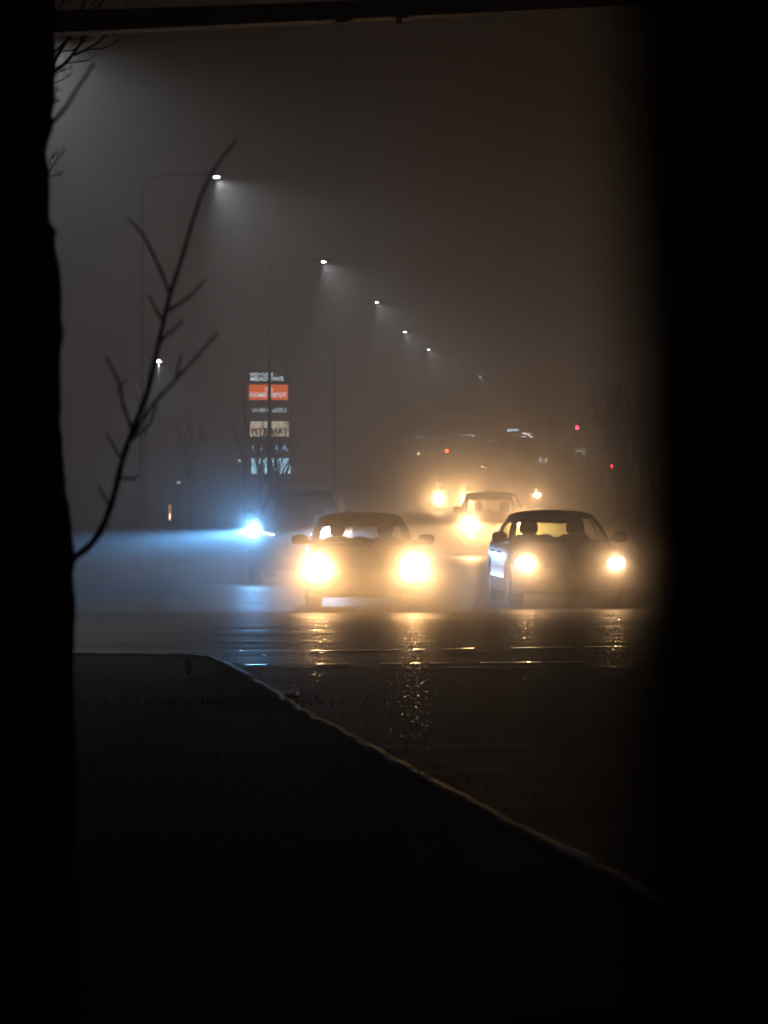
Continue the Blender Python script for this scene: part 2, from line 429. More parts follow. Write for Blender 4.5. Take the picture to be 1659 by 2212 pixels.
def make_car(root, P, lens, lit=True, detail=True):
    """front faces -Y, origin on the ground under the middle of the car"""
    L, Wd = P['L'], P['W']; hl = L/2; hw = Wd/2; paint = P['paint']
    top = [(y*hl, z) for y, z in P['top']]; wid = [(y*hl, k*hw) for y, k in P['wid']]
    bot = [(y*hl, z) for y, z in P['bot']]
    wf, wr, wrad = -hl+P['ovf'], hl-P['ovr'], P['wr']
    def sect(y):
        w_ = interp(wid, y); t = interp(top, y); b = interp(bot, y); a = b
        for wy in (wf, wr):
            dd = (wrad+.06)**2 - (y-wy)**2
            if dd > 0: a = max(a, wrad + math.sqrt(dd) - .0)
        a = min(a, t-.12)
        s = P['shoulder']
        return [(0, b), (w_*.5, b), (w_*.74, b), (w_*.745, a), (w_*.95, a), (w_*.985, a+.02), (w_*1.0, max(a+.04, .48)), (w_*1.0, max(a+.05, .58)),
                (w_*.985, max(a+.06, t-.22)), (w_*.965, max(a+.07, t-.11)), (w_*.93, t-.045), (w_*.86, t-.012), (w_*.6, t+.004), (w_*.3, t+.012), (0, t+.015)]
    ys = [-hl + L*(i/72) for i in range(73)]
    ys = sorted(set(ys + [wf-wrad-.06, wf+wrad+.06, wr-wrad-.06, wr+wrad+.06, -hl+.015, -hl+.04, hl-.015, hl-.04]))
    vs = []; n = 15
    for y in ys:
        s = sect(y); vs += [(-x, y, z) for (x, z) in s[::-1]][:-1] + [(x, y, z) for (x, z) in s]
    m_ = 2*n-1; fs = []
    # section order: top-centre (left) ... bottom centre ... top centre (right)
    for j in range(len(ys)-1):
        for i in range(m_-1): a = j*m_+i; fs.append((a, a+1, a+m_+1, a+m_))
    fs.append(tuple(range(m_))); fs.append(tuple((len(ys)-1)*m_+i for i in range(m_))[::-1])
    MB().add(vs, fs).build('body', paint, root, smooth=38)
    # cabin
    zb = P['belt']; zr = P['roof']
    B, kinds = rounded_loop(P['bw'][0], P['bw'][1], P['by'][0], P['by'][1], zb-.02, .16, .12)
    T, _ = rounded_loop(P['tw'][0], P['tw'][1], P['ty'][0], P['ty'][1], zr, .05, .05, cr=.07)
    nl = len(B); nv = 10
    def S(i, v):
        p = B[i].lerp(T[i], v); c = Vector((0, (B[i].y+T[i].y)/2*.6, p.z)); o = p-c; o.z = 0
        if o.length: o.normalize()
        return p + o*.035*math.sin(math.pi*v)
    fr = MB(); gls = {'F': MB(), 'R': MB(), 'S': MB(), 'S2': MB()}
    vlo, vhi = .1, .86
    sidx = [i for i, k in enumerate(kinds) if k == 'S']; s0, s1 = sidx[0], sidx[-1]
    s2idx = [i for i, k in enumerate(kinds) if k == 'S2']; q0, q1 = s2idx[0], s2idx[-1]
    def isglass(i):
        k, k2 = kinds[i], kinds[(i+1) % nl]
        if k != k2: return None
        if k == 'S':
            t = i - s0
            if t in (0, 9, 17) or (P.get('cpillar') and t >= 15): return None
        if k == 'S2':
            t = q1 - 1 - i
            if t in (0, 9, 17) or (P.get('cpillar') and t >= 15): return None
        if k == 'A' or k == 'C': return None
        return k
    rhi = P.get('rear_hi', .72); rlo = P.get('rear_lo', .12)
    for i in range(nl):
        j = (i+1) % nl; g = isglass(i)
        lo, hi = (vlo, vhi) if g != 'R' else (rlo, rhi)
        cuts = [0, .05, lo, lo+(hi-lo)*.33, lo+(hi-lo)*.66, hi, .93, 1]; cuts = sorted(cuts)
        for a, b in zip(cuts, cuts[1:]):
            q = [S(i, a), S(j, a), S(j, b), S(i, b)]
            if g and a >= lo-1e-6 and b <= hi+1e-6: gls[g].add(q, [(0, 1, 2, 3)])
            else: fr.add(q, [(0, 1, 2, 3)])
    # roof cap
    cen = sum((t for t in T), Vector())/nl; prev = T; cam_ = P['camber']
    for k in range(1, 7):
        s = 1-k/6; cur = [Vector((cen.x+(t.x-cen.x)*s, cen.y+(t.y-cen.y)*s, zr+cam_*(1-s*s)**.6)) for t in T]
        for i in range(nl):
            j = (i+1) % nl
            if k < 6: fr.add([prev[i], prev[j], cur[j], cur[i]], [(0, 1, 2, 3)])
            else: fr.add([prev[i], prev[j], cur[i]], [(0, 1, 2)])
        prev = cur
    fr.build('roof', paint, root, smooth=40)
    gls['F'].build('windscreen', M['glass'], root, smooth=40)
    rg = gls['R'].build('rear_window', P.get('rear_glass', M['glass']), root, smooth=40)
    for k in ('S', 'S2'): gls[k].build('side_window', M['glass'], root, smooth=40)
    # wheels
    for y in (wf, wr):
        for s in (-1, 1):
            xc = s*(hw*.985-.11)
            t = MB().lathe([(-.11, wrad*.66), (-.115, wrad*.9), (-.09, wrad*.985), (0, wrad), (.09, wrad*.985), (.115, wrad*.9), (.11, wrad*.66)], 'x', 32).build('wheel', M['rubber'], root, smooth=40)
            t.location = (xc, y, wrad); t['label'] = 'black tyre under the ' + ('front' if y == wf else 'rear') + ' arch'
            if detail:
                r = MB(); r.lathe([(s*.05, wrad*.66), (s*.1, wrad*.66), (s*.1, wrad*.6), (s*.06, wrad*.58)], 'x', 28)
                for k in range(5):
                    a = 2*math.pi*k/5; r.tube([(s*.1, 0, 0), (s*.095, math.cos(a)*wrad*.62, math.sin(a)*wrad*.62)], [.035, .022], 6)
                r.lathe([(s*.07, .05), (s*.118, .045)], 'x', 14)
                ro = r.build('rim', M['rim'], t, smooth=40)
    # front: headlight units
    hz, hx = P['hz'], P['hx']; yf = -hl
    def front_y(x, z):                                  # y of the body front at x
        for y in ys:
            if interp(wid, y)*.97 >= abs(x) and interp(top, y) >= z+.02: return y
        return yf
    for s in (-1, 1):
        y0 = front_y(hx, hz)
        h = MB().ell((0, 0, 0), (P['hs'][0]*1.3, .09, P['hs'][1]*1.35), 20, 10, .8).build('headlight', M['trim'], root, smooth=60)
        h.location = (s*hx, y0+.02, hz); h.rotation_euler = (0, s*R(-P.get('htilt', 8)), s*R(18))
        ln = MB().ell((0, 0, 0), (P['hs'][0], .06, P['hs'][1]), 20, 10, .85).build('lens', lens if lit else M['lens_off'], h, smooth=60)
        ln.location = (0, -.055, 0)
        if P.get('fog'):
            f = MB().lathe([(0, .055), (-.03, .05), (-.04, .03)], 'y', 16).build('fog_lamp', lens, root, smooth=50)
            f.location = (s*P['fog'][0], front_y(P['fog'][0], .45)-.02, P['fog'][1])
        if P.get('drl'):
            d = MB().tube([(-.14, .02, .03), (0, -.01, 0), (.08, -.0, -.015)], .013, 6).build('running_light', M['lens_blue'], root)
            d.location = (s*(hx-.27), yf-.04, hz-.08); d.scale = (s*-1 if s > 0 else 1, 1, 1)
        # mirrors
        mz = P['mz']; my = P['by'][0]+.32
        mr = MB(); mr.ell((0, 0, 0), P.get('ms', (.125, .08, .075)), 16, 10, .72); mr.tube([(-s*.09, .02, -.03), (-s*.24, .06, -.06)], [.03, .035], 8)
        mo = mr.build('mirror', paint, root, smooth=60); mo.location = (s*(P['mx']), my, mz)
    if detail:
        # grille, bumper intake, plate, wipers
        gy = yf-.012
        gr = MB(); gw = P['gw']
        for k in range(5): gr.tube([(-gw, .06, 0+k*.03), (0, 0, k*.03), (gw, .06, k*.03)], .008, 6)
        gr.box((-gw*.98, .03, -.01), (gw*.98, .05, .13))
        go = gr.build('grille', M['trim'], root); go.location = (0, gy, hz-.10)
        bi = MB(); bi.box((-.55, 0, 0), (.55, .05, .1)); 
        for k in range(4): bi.box((-.53, -.006, .015+k*.024), (.53, -.001, .023+k*.024))
        bo = bi.build('bumper_intake', M['trim'], root); bo.location = (0, gy+.01, .26)
        pl = MB().box((-.155, -.012, -.08), (.155, 0, .08)).build('number_plate', M['plate'], root); pl.location = (0, gy-.008, .45)
        # doors with handles, following the body side
        for s in (-1, 1):
            for (d0, d1) in P['doors']:
                mbd = MB(); vs = []; n1, n2 = 10, 8
                for i in range(n1+1):
                    y = d0+(d1-d0)*i/n1; w_ = interp(wid, y); t = interp(top, y)
                    col = [(w_*1.0+.004, .30), (w_*1.0+.006, .40), (w_*1.0+.022, .42), (w_*1.0+.008, .47), (w_*1.0+.006, .58), (w_*.985+.006, t-.22), (w_*.965+.006, t-.11), (w_*.93+.008, t-.05)]
                    vs += [(s*x, y, z) for x, z in col]
                fs = [(i*8+k, i*8+k+1, (i+1)*8+k+1, (i+1)*8+k) for i in range(n1) for k in range(7)]
                do = MB().add(vs, fs).build('door', paint, root, smooth=35)
                hd = MB().ell((0, 0, 0), (.022, .09, .018), 12, 6, .8).build('handle', M['trim'] if P.get('dark_handle') else M['chrome'], do, smooth=60)
                yh = d1-.18; hd.location = (s*(interp(wid, yh)*.975+.03), yh, interp(top, yh)-.17)
        # cabin inside: dashboard, wheel, seats with headrests, bench, mirror
        dk = MB().ell((0, P['by'][0]+.42, zb-.02), (P['bw'][0]*.93, .3, .07), 20, 8, .5).build('dashboard', M['cloth'], root, smooth=60)
        sw = MB(); ringp = [(.36+.17*math.cos(a)*1, P['by'][0]+.72, zb-.03+.17*math.sin(a)) for a in [2*math.pi*k/24 for k in range(25)]]
        sw.tube(ringp, .014, 8, False); sw.build('steering_wheel', M['trim'], root, smooth=60)
        for s in (-1, 1):
            sb = MB(); sb.ell((0, 0, -.28), (.25, .1, .36), 18, 12, .6)
            so = sb.build('front_seat', M['cloth'], root, smooth=60); so.location = (s*.37, P['seat_y'], zb+P.get('seat_up', 0))
            hr = MB(); hr.ell((0, 0, 0), P['hr'], 16, 10, .75); hr.tube([(-.06, .01, 0), (-.06, .01, -.2)], .012, 6); hr.tube([(.06, .01, 0), (.06, .01, -.2)], .012, 6)
            ho = hr.build('headrest', M['cloth'], so, smooth=60); ho.location = (0, .02, P['hrz'])
        rs = MB(); rs.ell((0, 0, -.3), (.62, .1, .36), 20, 10, .45); 
        for x in (-.36, 0, .36): rs.ell((x, .02, .04), (.12, .05, .07), 14, 8, .7)
        ro = rs.build('rear_seat', M['cloth'], root, smooth=60); ro.location = (0, P['rear_y'], zb+P.get('rear_up', 0))
        rm = MB(); rm.ell((0, 0, 0), (.125, .025, .038), 16, 8, .6); rm.tube([(0, 0, .02), (0, -.02, .1)], .012, 6)
        rmo = rm.build('interior_mirror', M['trim'], root, smooth=60); rmo.location = (P.get('rmx', .0), P['ty'][0]+.02, P['rmz'])
    return front_y

SEDAN = dict(L=4.5, W=1.74, paint=M['paint_dark'], shoulder=.1,
    top=[(-1, .56), (-.985, .64), (-.94, .72), (-.85, .79), (-.7, .85), (-.45, .93), (-.3, .95), (.6, .97), (.8, 1.0), (.94, .98), (1, .78)],
    wid=[(-1, .66), (-.98, .78), (-.94, .86), (-.85, .94), (-.7, .985), (-.5, 1), (.5, 1), (.8, .97), (.94, .9), (1, .78)],
    bot=[(-1, .27), (-.93, .2), (-.8, .19), (.8, .2), (.95, .26), (1, .34)],
    ovf=.86, ovr=.95, wr=.315, belt=.94, roof=1.36, bw=(.77, .78), by=(-1.12, 1.85), tw=(.59, .62), ty=(-.28, 1.02), camber=.075,
    hz=.66, hx=.70, hs=(.19, .12), mz=1.03, mx=.955, gw=.42, doors=[(-.95, -.02), (.0, .82)], seat_y=.1, hr=(.12, .06, .14), hrz=.2, seat_up=.05, rear_y=.95, rmz=1.27, rear_hi=.64)
HATCH = dict(SEDAN, paint=M['paint_white'], W=1.76, L=4.25, roof=1.39, bw=(.79, .74), tw=(.60, .56), hx=.67, hs=(.15, .095), hz=.67, belt=.96,
    top=[(-1, .56), (-.985, .65), (-.94, .75), (-.85, .82), (-.7, .89), (-.48, .96), (-.3, .98), (.7, 1.0), (.94, 1.0), (1, .8)],
    by=(-1.15, 1.95), ty=(-.25, 1.15), ms=(.12, .08, .085), mx=.94, mz=1.05, rear_glass=M['glass_green'], rear_hi=.68, dark_handle=True, hr=(.15, .07, .11), hrz=.17, rmx=.06, rmz=1.29, camber=.07)
SUV = dict(SEDAN, seat_up=0, L=4.6, W=1.86, paint=M['paint_grey'],
    top=[(-1, .62), (-.985, .8), (-.95, .95), (-.88, 1.02), (-.7, 1.08), (-.5, 1.12), (-.3, 1.13), (.8, 1.16), (.97, 1.15), (1, 1.0)],
    wid=[(-1, .8), (-.98, .88), (-.94, .94), (-.85, .98), (-.7, 1), (.5, 1), (.85, .98), (.97, .93), (1, .85)],
    bot=[(-1, .34), (-.93, .27), (-.8, .25), (.8, .26), (.95, .32), (1, .4)],
    ovf=.86, ovr=.9, wr=.36, belt=1.12, roof=1.68, bw=(.83, .81), by=(-1.3, 2.2), tw=(.66, .64), ty=(-.62, 1.95), camber=.08,
    hz=.90, hx=.72, hs=(.19, .14), mz=1.24, mx=1.01, ms=(.13, .09, .105), fog=(.69, .53), doors=[(-1.05, -.05), (-.02, .95)], seat_y=.0, rear_y=1.0, rmz=1.55, rear_hi=.7, hrz=.2)
BIG = dict(SUV, seat_up=0, L=4.9, W=1.78, paint=M['paint_dark'], roof=1.72, hz=1.03, fog=None, drl=True, rear_glass=M['glass_tint'], hx=.70, hs=(.12, .075),
    top=[(-1, .72), (-.985, .95), (-.95, 1.08), (-.88, 1.12), (-.7, 1.17), (-.5, 1.2), (-.3, 1.2), (.8, 1.22), (.97, 1.2), (1, 1.0)], belt=1.18, mz=1.3, mx=.96, bw=(.79, .77), tw=(.63, .61))

def place_car(name, P, px, hrow, D, yaw, label, cat, lens, group, power, col, aimx=0, aimr=0, powr=None, colr=None, lit=True, detail=True, light=True, halo=None, K=1.0, **bk):
    """px, hrow: the photo's midpoint of the two headlights (1659-px frame) at distance D"""
    z = CAMH + (HY-hrow)*D/F; gz = ground_z(D)
    root = empty(name, (0, 0, 0))
    tag(root, label, cat, group)
    P = dict(P); P['hz'] = P['hz']
    fy = make_car(root, P, lens, lit, detail)
    rot = Matrix.Rotation(yaw, 4, 'Z'); fc = rot @ Vector((0, -P['L']/2+.05, 0))
    root.location = (X(px, D)-fc.x, D-fc.y, gz); root.rotation_euler = (0, 0, yaw)
    root.matrix_basis = Matrix.Translation(root.location) @ rot
    if light:
        for s in (-1, 1):
            loc = Vector((s*P['hx'], -P['L']/2-.12+.08, P['hz']))
            beam_light('headlamp_bulb', loc, (aimx if s < 0 else aimr, -1, 0), power if s < 0 or not powr else powr, col if s < 0 or not colr else colr, parent=root, **bk)
    if halo: HALOS.append((root, P, halo, K))
    return root
CG = 'cars driving towards the camera'; HALOS = []
HALO1, HALO2 = .75, .26
place_car('sedan', SEDAN, 790, 1220, 44.0, R(2.0), 'dark sedan in the left lane with glaring warm headlights', 'car', M['lens_warm'], CG, P_CAR, WARM, halo='dark sedan')
place_car('hatchback', HATCH, 1233, 1222, 45.3, R(4.2), 'pale hatchback on the right with its lit side and misted green rear window', 'car', M['lens_warm'], CG, P_CAR_R, WARM, halo='pale hatchback', K=1.1)
place_car('suv', SUV, 1071, 1128, 83, R(1.0), 'grey SUV behind and between the two front cars with fog lamps on', 'SUV', M['lens_near2'], CG, P_SUV, WARM, halo='grey SUV', K=1.2, cut=(.004, -.02))
place_car('suv', BIG, 632, 1137, 57, R(-3), 'dark SUV with blue-white headlights left behind the dark sedan', 'SUV', M['lens_blue'], CG, P_BLUE, (.15, .48, 1.0), down=-.22, aimx=-1.0, aimr=.22, powr=(8, 60, 2200), colr=(.36, .62, 1.0), spread=4, K=.9, halo='dark SUV', cut=(.02, -.06))
place_car('sedan', dict(SEDAN, fog=(.66, .36), paint=M['paint_grey']), 977, 1073, 150, R(-3), 'distant car in the glow left of the grey SUV, lamps doubled', 'car', M['lens_mid'], CG, P_FAR, WARM, detail=False, halo='distant car left of the SUV', K=2.0)
place_car('sedan', dict(SEDAN, paint=M['paint_grey']), 1129, 1070, 158, R(-3), 'distant car behind the grey SUV, one lamp showing on its right', 'car', M['lens_mid'], CG, (200, 400, 300), WARM, detail=False, halo='distant car behind the SUV', K=1.5)
c7 = place_car('sedan', dict(SEDAN, paint=M['paint_dark'], hx=.55, hs=(.22, .13)), 1058, 1008, 300, R(-3), 'farthest car high on the hill, tiny paired headlights', 'car', M['lens_far'], CG, 0, WARM, detail=False, light=False)

# ------------------------------------------------------------------ street lamps
LG = 'street lamps receding along the left side of the road'
lamps = [(60, 82, 49.7), (468, 384, 73), (699, 567, 100), (814, 654, 127), (875, 718, 154), (926, 756, 181), (1038, 815, 235)]
lab = ['nearest street lamp at top left, its head hidden by the black trunk', 'street lamp with the largest white glow, beside the bent branch tip', 'second glowing street lamp down the row, pole crossing the store sign',
       'third glowing street lamp down the row', 'dim street lamp fourth in the glowing row', 'faint street lamp fifth in the row', 'faintest street lamp of the row, above the far headlights']
for (px, py, D), lb in zip(lamps, lab):
    p = W(px, py, D); gz = ground_z(D); arm = 1.8
    root = empty('street_lamp', (p.x-arm, D, gz)); tag(root, lb, 'street lamp', LG)
    h = p.z - gz
    mb = MB(); mb.tube([(0, 0, 0), (0, 0, .5), (0, 0, .52), (0, 0, h*.5), (0, 0, h-.25)], [.14, .13, .11, .055, .025], 12)
    mb.build('pole', M['metal_dark'], root, smooth=50)
    MB().tube([(0, 0, h-.3), (.15, 0, h-.02), (.6, 0, h+.08), (arm-.3, 0, h+.09)], [.02, .014, .012, .012], 8).build('arm', M['metal_dark'], root, smooth=50)
    hd = MB().ell((arm-.02, 0, h+.09), (.34, .15, .065), 18, 8, .7).build('lamp_head', M['metal'], root, smooth=60)
    ln = MB().ell((0, 0, 0), (.075, .08, .03), 16, 8, .8).build('lens', M['lamp_lens'], hd, smooth=60); ln.location = (arm, -.03, h+.015)
    b = beam_light('lamp_bulb', (arm, 0, h-.04), (.75, -.1, -1), P_LAMP, (.93, .97, 1.0), parent=root, radius=.06, spot=115, blend=.6)
    if D < 60: b.data.energy = P_LAMP*.7; b.rotation_euler = (R(-20), R(-20), 0)
# parking-lot lamp far left
def small_lamp(px, py, D, lb, name='lot_lamp', size=.25, m=None, group=None, power=0):
    p = W(px, py, D); gz = ground_z(D); root = empty(name, (p.x, D, gz)); tag(root, lb, 'lamp', group); h = p.z-gz
    MB().tube([(0, 0, 0), (0, 0, h-.02)], [.08, .05], 8).build('pole', M['metal_dark'], root, smooth=50)
    hd = MB().ell((0, 0, h+.06), (size*1.3, size*.8, .07), 16, 8, .6).build('lamp_head', M['metal_dark'], root, smooth=60)
    ln = MB().ell((0, 0, 0), (size, size*.6, .09), 14, 8, .6).build('lens', m or M['lamp_lens'], hd, smooth=60); ln.location = (0, -.03, h)
    if power:
        b = beam_light('lamp_bulb', (0, -.1, h-.1), (0, 0, -1), power, (.7, .85, 1.0), parent=root, radius=.06, spot=110)
    return root
small_lamp(343, 780, 150, 'parking-lot lamp glowing blue-white behind the long branch', size=.12, power=1200)
M['dim'] = mat('dim_lamp', (1, 1, 1), .3, emit=(.8, .95, 1), es=1.6, sample=False)
M['dimw'] = mat('dim_warm_lamp', (1, .9, .7), .3, emit=(1, .8, .5), es=90, sample=False)
DG = 'tiny far lamps in the fog'
for (px, py, D, lb, m, s) in [(386, 1042, 150, 'tiny dim lamp right of the lit marker post', M['dim'], .1), (517, 995, 160, 'tiny dim lamp just left of the store sign', M['dim'], .09),
        (1126, 978, 380, 'small warm lamp left of the small tiled sign', M['dimw'], .16), (904, 979, 235, 'tiny orange lamp left of the red-orange signal', M['dimw'], .1),
        (1334, 996, 190, 'small white lamp above the low red light by the bare tree', M['lamp_lens'], .1), (1393, 998, 190, 'cyan-white lamp right of the bare tree', M['lamp_lens'], .12),
        (1037, 984, 375, 'slim pale lamp post above the farthest car', M['dimw'], .06)]:
    small_lamp(px, py, D, lb, 'far_lamp', s, m, DG)

# ------------------------------------------------------------------ store pylon sign
D = 185; px0, px1 = 533, 630
root = empty('pylon_sign', (X(582, D), D, ground_z(D))); tag(root, 'tall store pylon sign with glowing name panels behind a pole', 'sign')
def L_(px, py): p = W(px, py, D); return (p.x-root.location.x, p.z-root.location.z)
M['cab'] = mat('sign_cabinet', (.10, .10, .105), .6, var=.2)
def em(name, col, s): return mat(name, col, .5, emit=col, es=s, sample=False)
x0, zt = L_(533, 796); x1, zb = L_(630, 1150)
cabm = MB(); cabm.box((x0, 0, .1), (x1, .5, zt)); cabm.box((x0-.12, -.1, 0), (x0+.05, .6, zt-.4)); cabm.box((x1-.05, -.1, 0), (x1+.1, .6, L_(0, 980)[1]))
cabm.build('cabinet', M['cab'], root)
def panel(nm, a, b, c, d, m, y=-.03):
    (xa, za), (xb, zb_) = L_(a, b), L_(c, d)
    mb = MB().box((xa, y, zb_), (xb, 0.001+y+.03, za)); return mb.build(nm, m, root)
def word(txt, pa, pb, ya, yb, m, par=root, y=-.06, bold=.0, nm='lettering'):
    (xa, za), (xb, zb_) = L_(pa, ya), L_(pb, yb)
    me = text_mesh(txt, za-zb_, xb-xa, .01, bold); o = link(nm, me, m, root); o.location = ((xa+xb)/2, y, (za+zb_)/2); return o
E = 2.6
M['s_white'] = em('sign_white', (.75, .88, 1.0), E*1.1); M['s_orange'] = em('sign_orange', (1.0, .16, .03), E*1.15); M['s_cream'] = em('sign_cream', (.9, .78, .58), E*.85)
M['s_cyan'] = em('sign_cyan', (.42, .78, 1.0), E*1.9); M['s_red'] = em('sign_red', (.7, .06, .06), E*.25); M['s_grey'] = em('sign_dark', (.05, .05, .06), .05)
M['s_blue'] = em('sign_blue', (.3, .5, .9), E*1.6)
word('RIO·CAN', 541, 590, 805, 812, M['s_white'], bold=.01); word('MEADOWS', 541, 613, 813.5, 823, M['s_white'], bold=.012)
panel('orange_panel', 538, 831, 622, 864, M['s_orange'])
word('THE', 571, 589, 838, 846, M['s_white'], bold=.012); word('HOME DEPOT', 540, 620, 848, 858, M['s_white'], bold=.014)
word('WINNERS', 544, 620, 882, 891, M['s_white'])
panel('cream_panel', 540, 910, 624, 943, M['s_cream'])
word('PET', 543, 568, 925, 937, M['s_red'], bold=.014); word('SMART', 570, 621, 925, 937, M['s_grey'], bold=.014)
word('L AT RA', 545, 622, 962, 974, M['s_blue'])
panel('cyan_panel', 543, 990, 627, 1023, M['s_cyan'])
panel('blank_panel', 541, 1027, 628, 1060, mat('sign_base_grey', (.3, .3, .32), .6))

# ------------------------------------------------------------------ background shops and signs
D = 400
root = empty('shop_building', (X(1020, D), D, ground_z(D))); tag(root, 'long low shop building faint behind the glow with dim fascia lights', 'building')
wl = MB().box((-12.5, 0, 0), (12.5, 14, (HY-938)*D/F+CAMH-ground_z(D)+.2)); wl.build('wall', mat('stucco', (.2, .18, .16), .9, var=.2), root)
zr_ = (HY-938)*D/F+CAMH-ground_z(D)+.2
MB().box((-12.8, -.3, zr_), (12.8, 14.3, zr_+.3)).build('roof', M['trim'], root)
M['strip'] = em('fascia_light', (.55, .68, 1.0), 16); M['strip2'] = em('fascia_light_pale', (.7, .8, .85), 13)
for (a, b, y0_, y1_, m) in [(893, 921, 941, 946, M['strip']), (997, 1036, 938, 944, M['strip2']), (1050, 1068, 950, 955, M['strip2'])]:
    xa, xb = X(a, D)-root.location.x, X(b, D)-root.location.x; za, zb2 = W(0, y0_, D).z-root.location.z, W(0, y1_, D).z-root.location.z
    MB().box((xa, -.1, zb2), (xb, -.003, za)).build('fascia_light', m, root)
for k in range(5):
    MB().box((-10.8+k*4.6, -.05, .1), (-7.6+k*4.6, -.003, 2.6)).build('window', M['lens_off'], root)
# signs on posts at the far right of the shops
def flat_sign(nm, a, b, c, d, D, m, lb, cat='sign', hang=0):
    p = W((a+c)/2, (b+d)/2, D); gz = ground_z(D); root = empty(nm, (p.x, D, gz)); tag(root, lb, cat)
    hw_, hh = (c-a)/2*D/F, (d-b)/2*D/F; h = p.z-gz
    if hang: MB().tube([(0, .1, h), (0, .1, h+hang)], .03, 8).build('hanger', M['metal_dark'], root, smooth=50)
    else: MB().tube([(0, .1, 0), (0, .1, h)], .06, 8).build('post', M['metal_dark'], root, smooth=50)
    MB().box((-hw_-.05, 0, h-hh-.05), (hw_+.05, .18, h+hh+.05)).build('cabinet', M['cab'], root)
    if m: MB().box((-hw_, -.03, h-hh), (hw_, -.002, h+hh)).build('face', m, root)
    return root, h, hw_, hh
M['pale'] = em('pale_blue_sign', (.45, .6, .85), 60)
M['dimletter'] = em('sign_letter_dim', (.8, .82, .85), 50)
flat_sign('shop_sign', 1097, 926, 1121, 932, 392, M['pale'], 'narrow pale blue lit sign above the bank letters')
r2, h, hw_, hh = flat_sign('bank_sign', 1124, 934, 1153, 946, 392, None, 'faint sign with white bank letters right of the pale blue one')
me = text_mesh('CIBC', hh*1.7, hw_*1.75, .01, .02); o = link('lettering', me, M['dimletter'], r2); o.location = (0, -.04, h)
r3, h, hw_, hh = flat_sign('tile_sign', 1160, 985, 1183, 1001, 385, None, 'small lit sign of twelve pale tiles behind the right car')
mb = MB()
for i in range(4):
    for j in range(3):
        if (i, j) in ((2, 2),): continue
        x = -hw_+(i+.12)*hw_/2; z = h-hh+(j+.12)*hh*2/3; ww = hw_/2*random.uniform(.55, .8); hhh = hh*2/3*random.uniform(.5, .8)
        mb.box((x, -.03, z), (x+ww, -.002, z+hhh))
mb.build('lit_tiles', M['dimletter'], r3)
# turn-arrow sign
Dt = 172
rt, h, hw_, hh = flat_sign('turn_sign', 1242, 968, 1266, 991, Dt, mat('black_sign_face', (.02, .02, .02), .5), 'square black sign with a white left-turn arrow', 'traffic sign', hang=1.9)
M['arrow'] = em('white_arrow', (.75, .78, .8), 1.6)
mb = MB(); pts = []
for k in range(9):
    a = math.pi/2*k/8; pts.append((hw_*.62-hw_*.75+math.cos(a)*hw_*.75, -.05, h-hh*.05+math.sin(a)*hh*.5))
pts = [(hw_*.62, -.05, h-hh*.7)] + pts + [(-hw_*.45, -.05, h+hh*.45)]
for a, b in zip(pts, pts[1:]):
    a, b = Vector(a), Vector(b); d = (b-a).normalized(); nn = Vector((-d.z, 0, d.x))*hw_*.11
    mb.add([a-nn-d*.02, b-nn+d*.02, b+nn+d*.02, a+nn-d*.02], [(0, 1, 2, 3)]); mb.add([q+Vector((0, .02, 0)) for q in (a-nn, b-nn, b+nn, a+nn)], [(3, 2, 1, 0)])
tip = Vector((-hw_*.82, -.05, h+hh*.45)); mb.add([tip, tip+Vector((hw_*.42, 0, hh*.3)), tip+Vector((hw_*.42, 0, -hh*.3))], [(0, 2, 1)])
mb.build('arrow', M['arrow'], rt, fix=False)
mb = MB()
for q in (-1, 1):
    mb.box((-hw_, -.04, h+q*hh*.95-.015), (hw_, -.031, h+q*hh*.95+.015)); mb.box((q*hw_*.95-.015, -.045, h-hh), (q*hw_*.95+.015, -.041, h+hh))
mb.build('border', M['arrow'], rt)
# sign behind the right-hand bare tree
r5, h, hw_, hh = flat_sign('store_sign', 1327, 922, 1346, 985, 185, None, 'blue and white lit sign broken up by the bare tree', 'sign')
mb = MB(); mb.ell((0, -.05, h+hh*.8), (hw_*.9, .04, hh*.1), 16, 8, .8); mb.build('blue_emblem', em('emblem_blue', (.2, .3, 1.0), 6), r5, smooth=50)
mb = MB(); 
for (x, z0, z1) in ((-.5, .35, .6), (.35, .2, .62), (-.25, -.95, -.35), (.45, -.9, -.4)): mb.box((hw_*x-.04, -.03, h+hh*z0), (hw_*x+.05, -.002, h+hh*z1))
mb.build('white_strokes', em('sign_strokes', (.8, .75, .85), 4), r5)

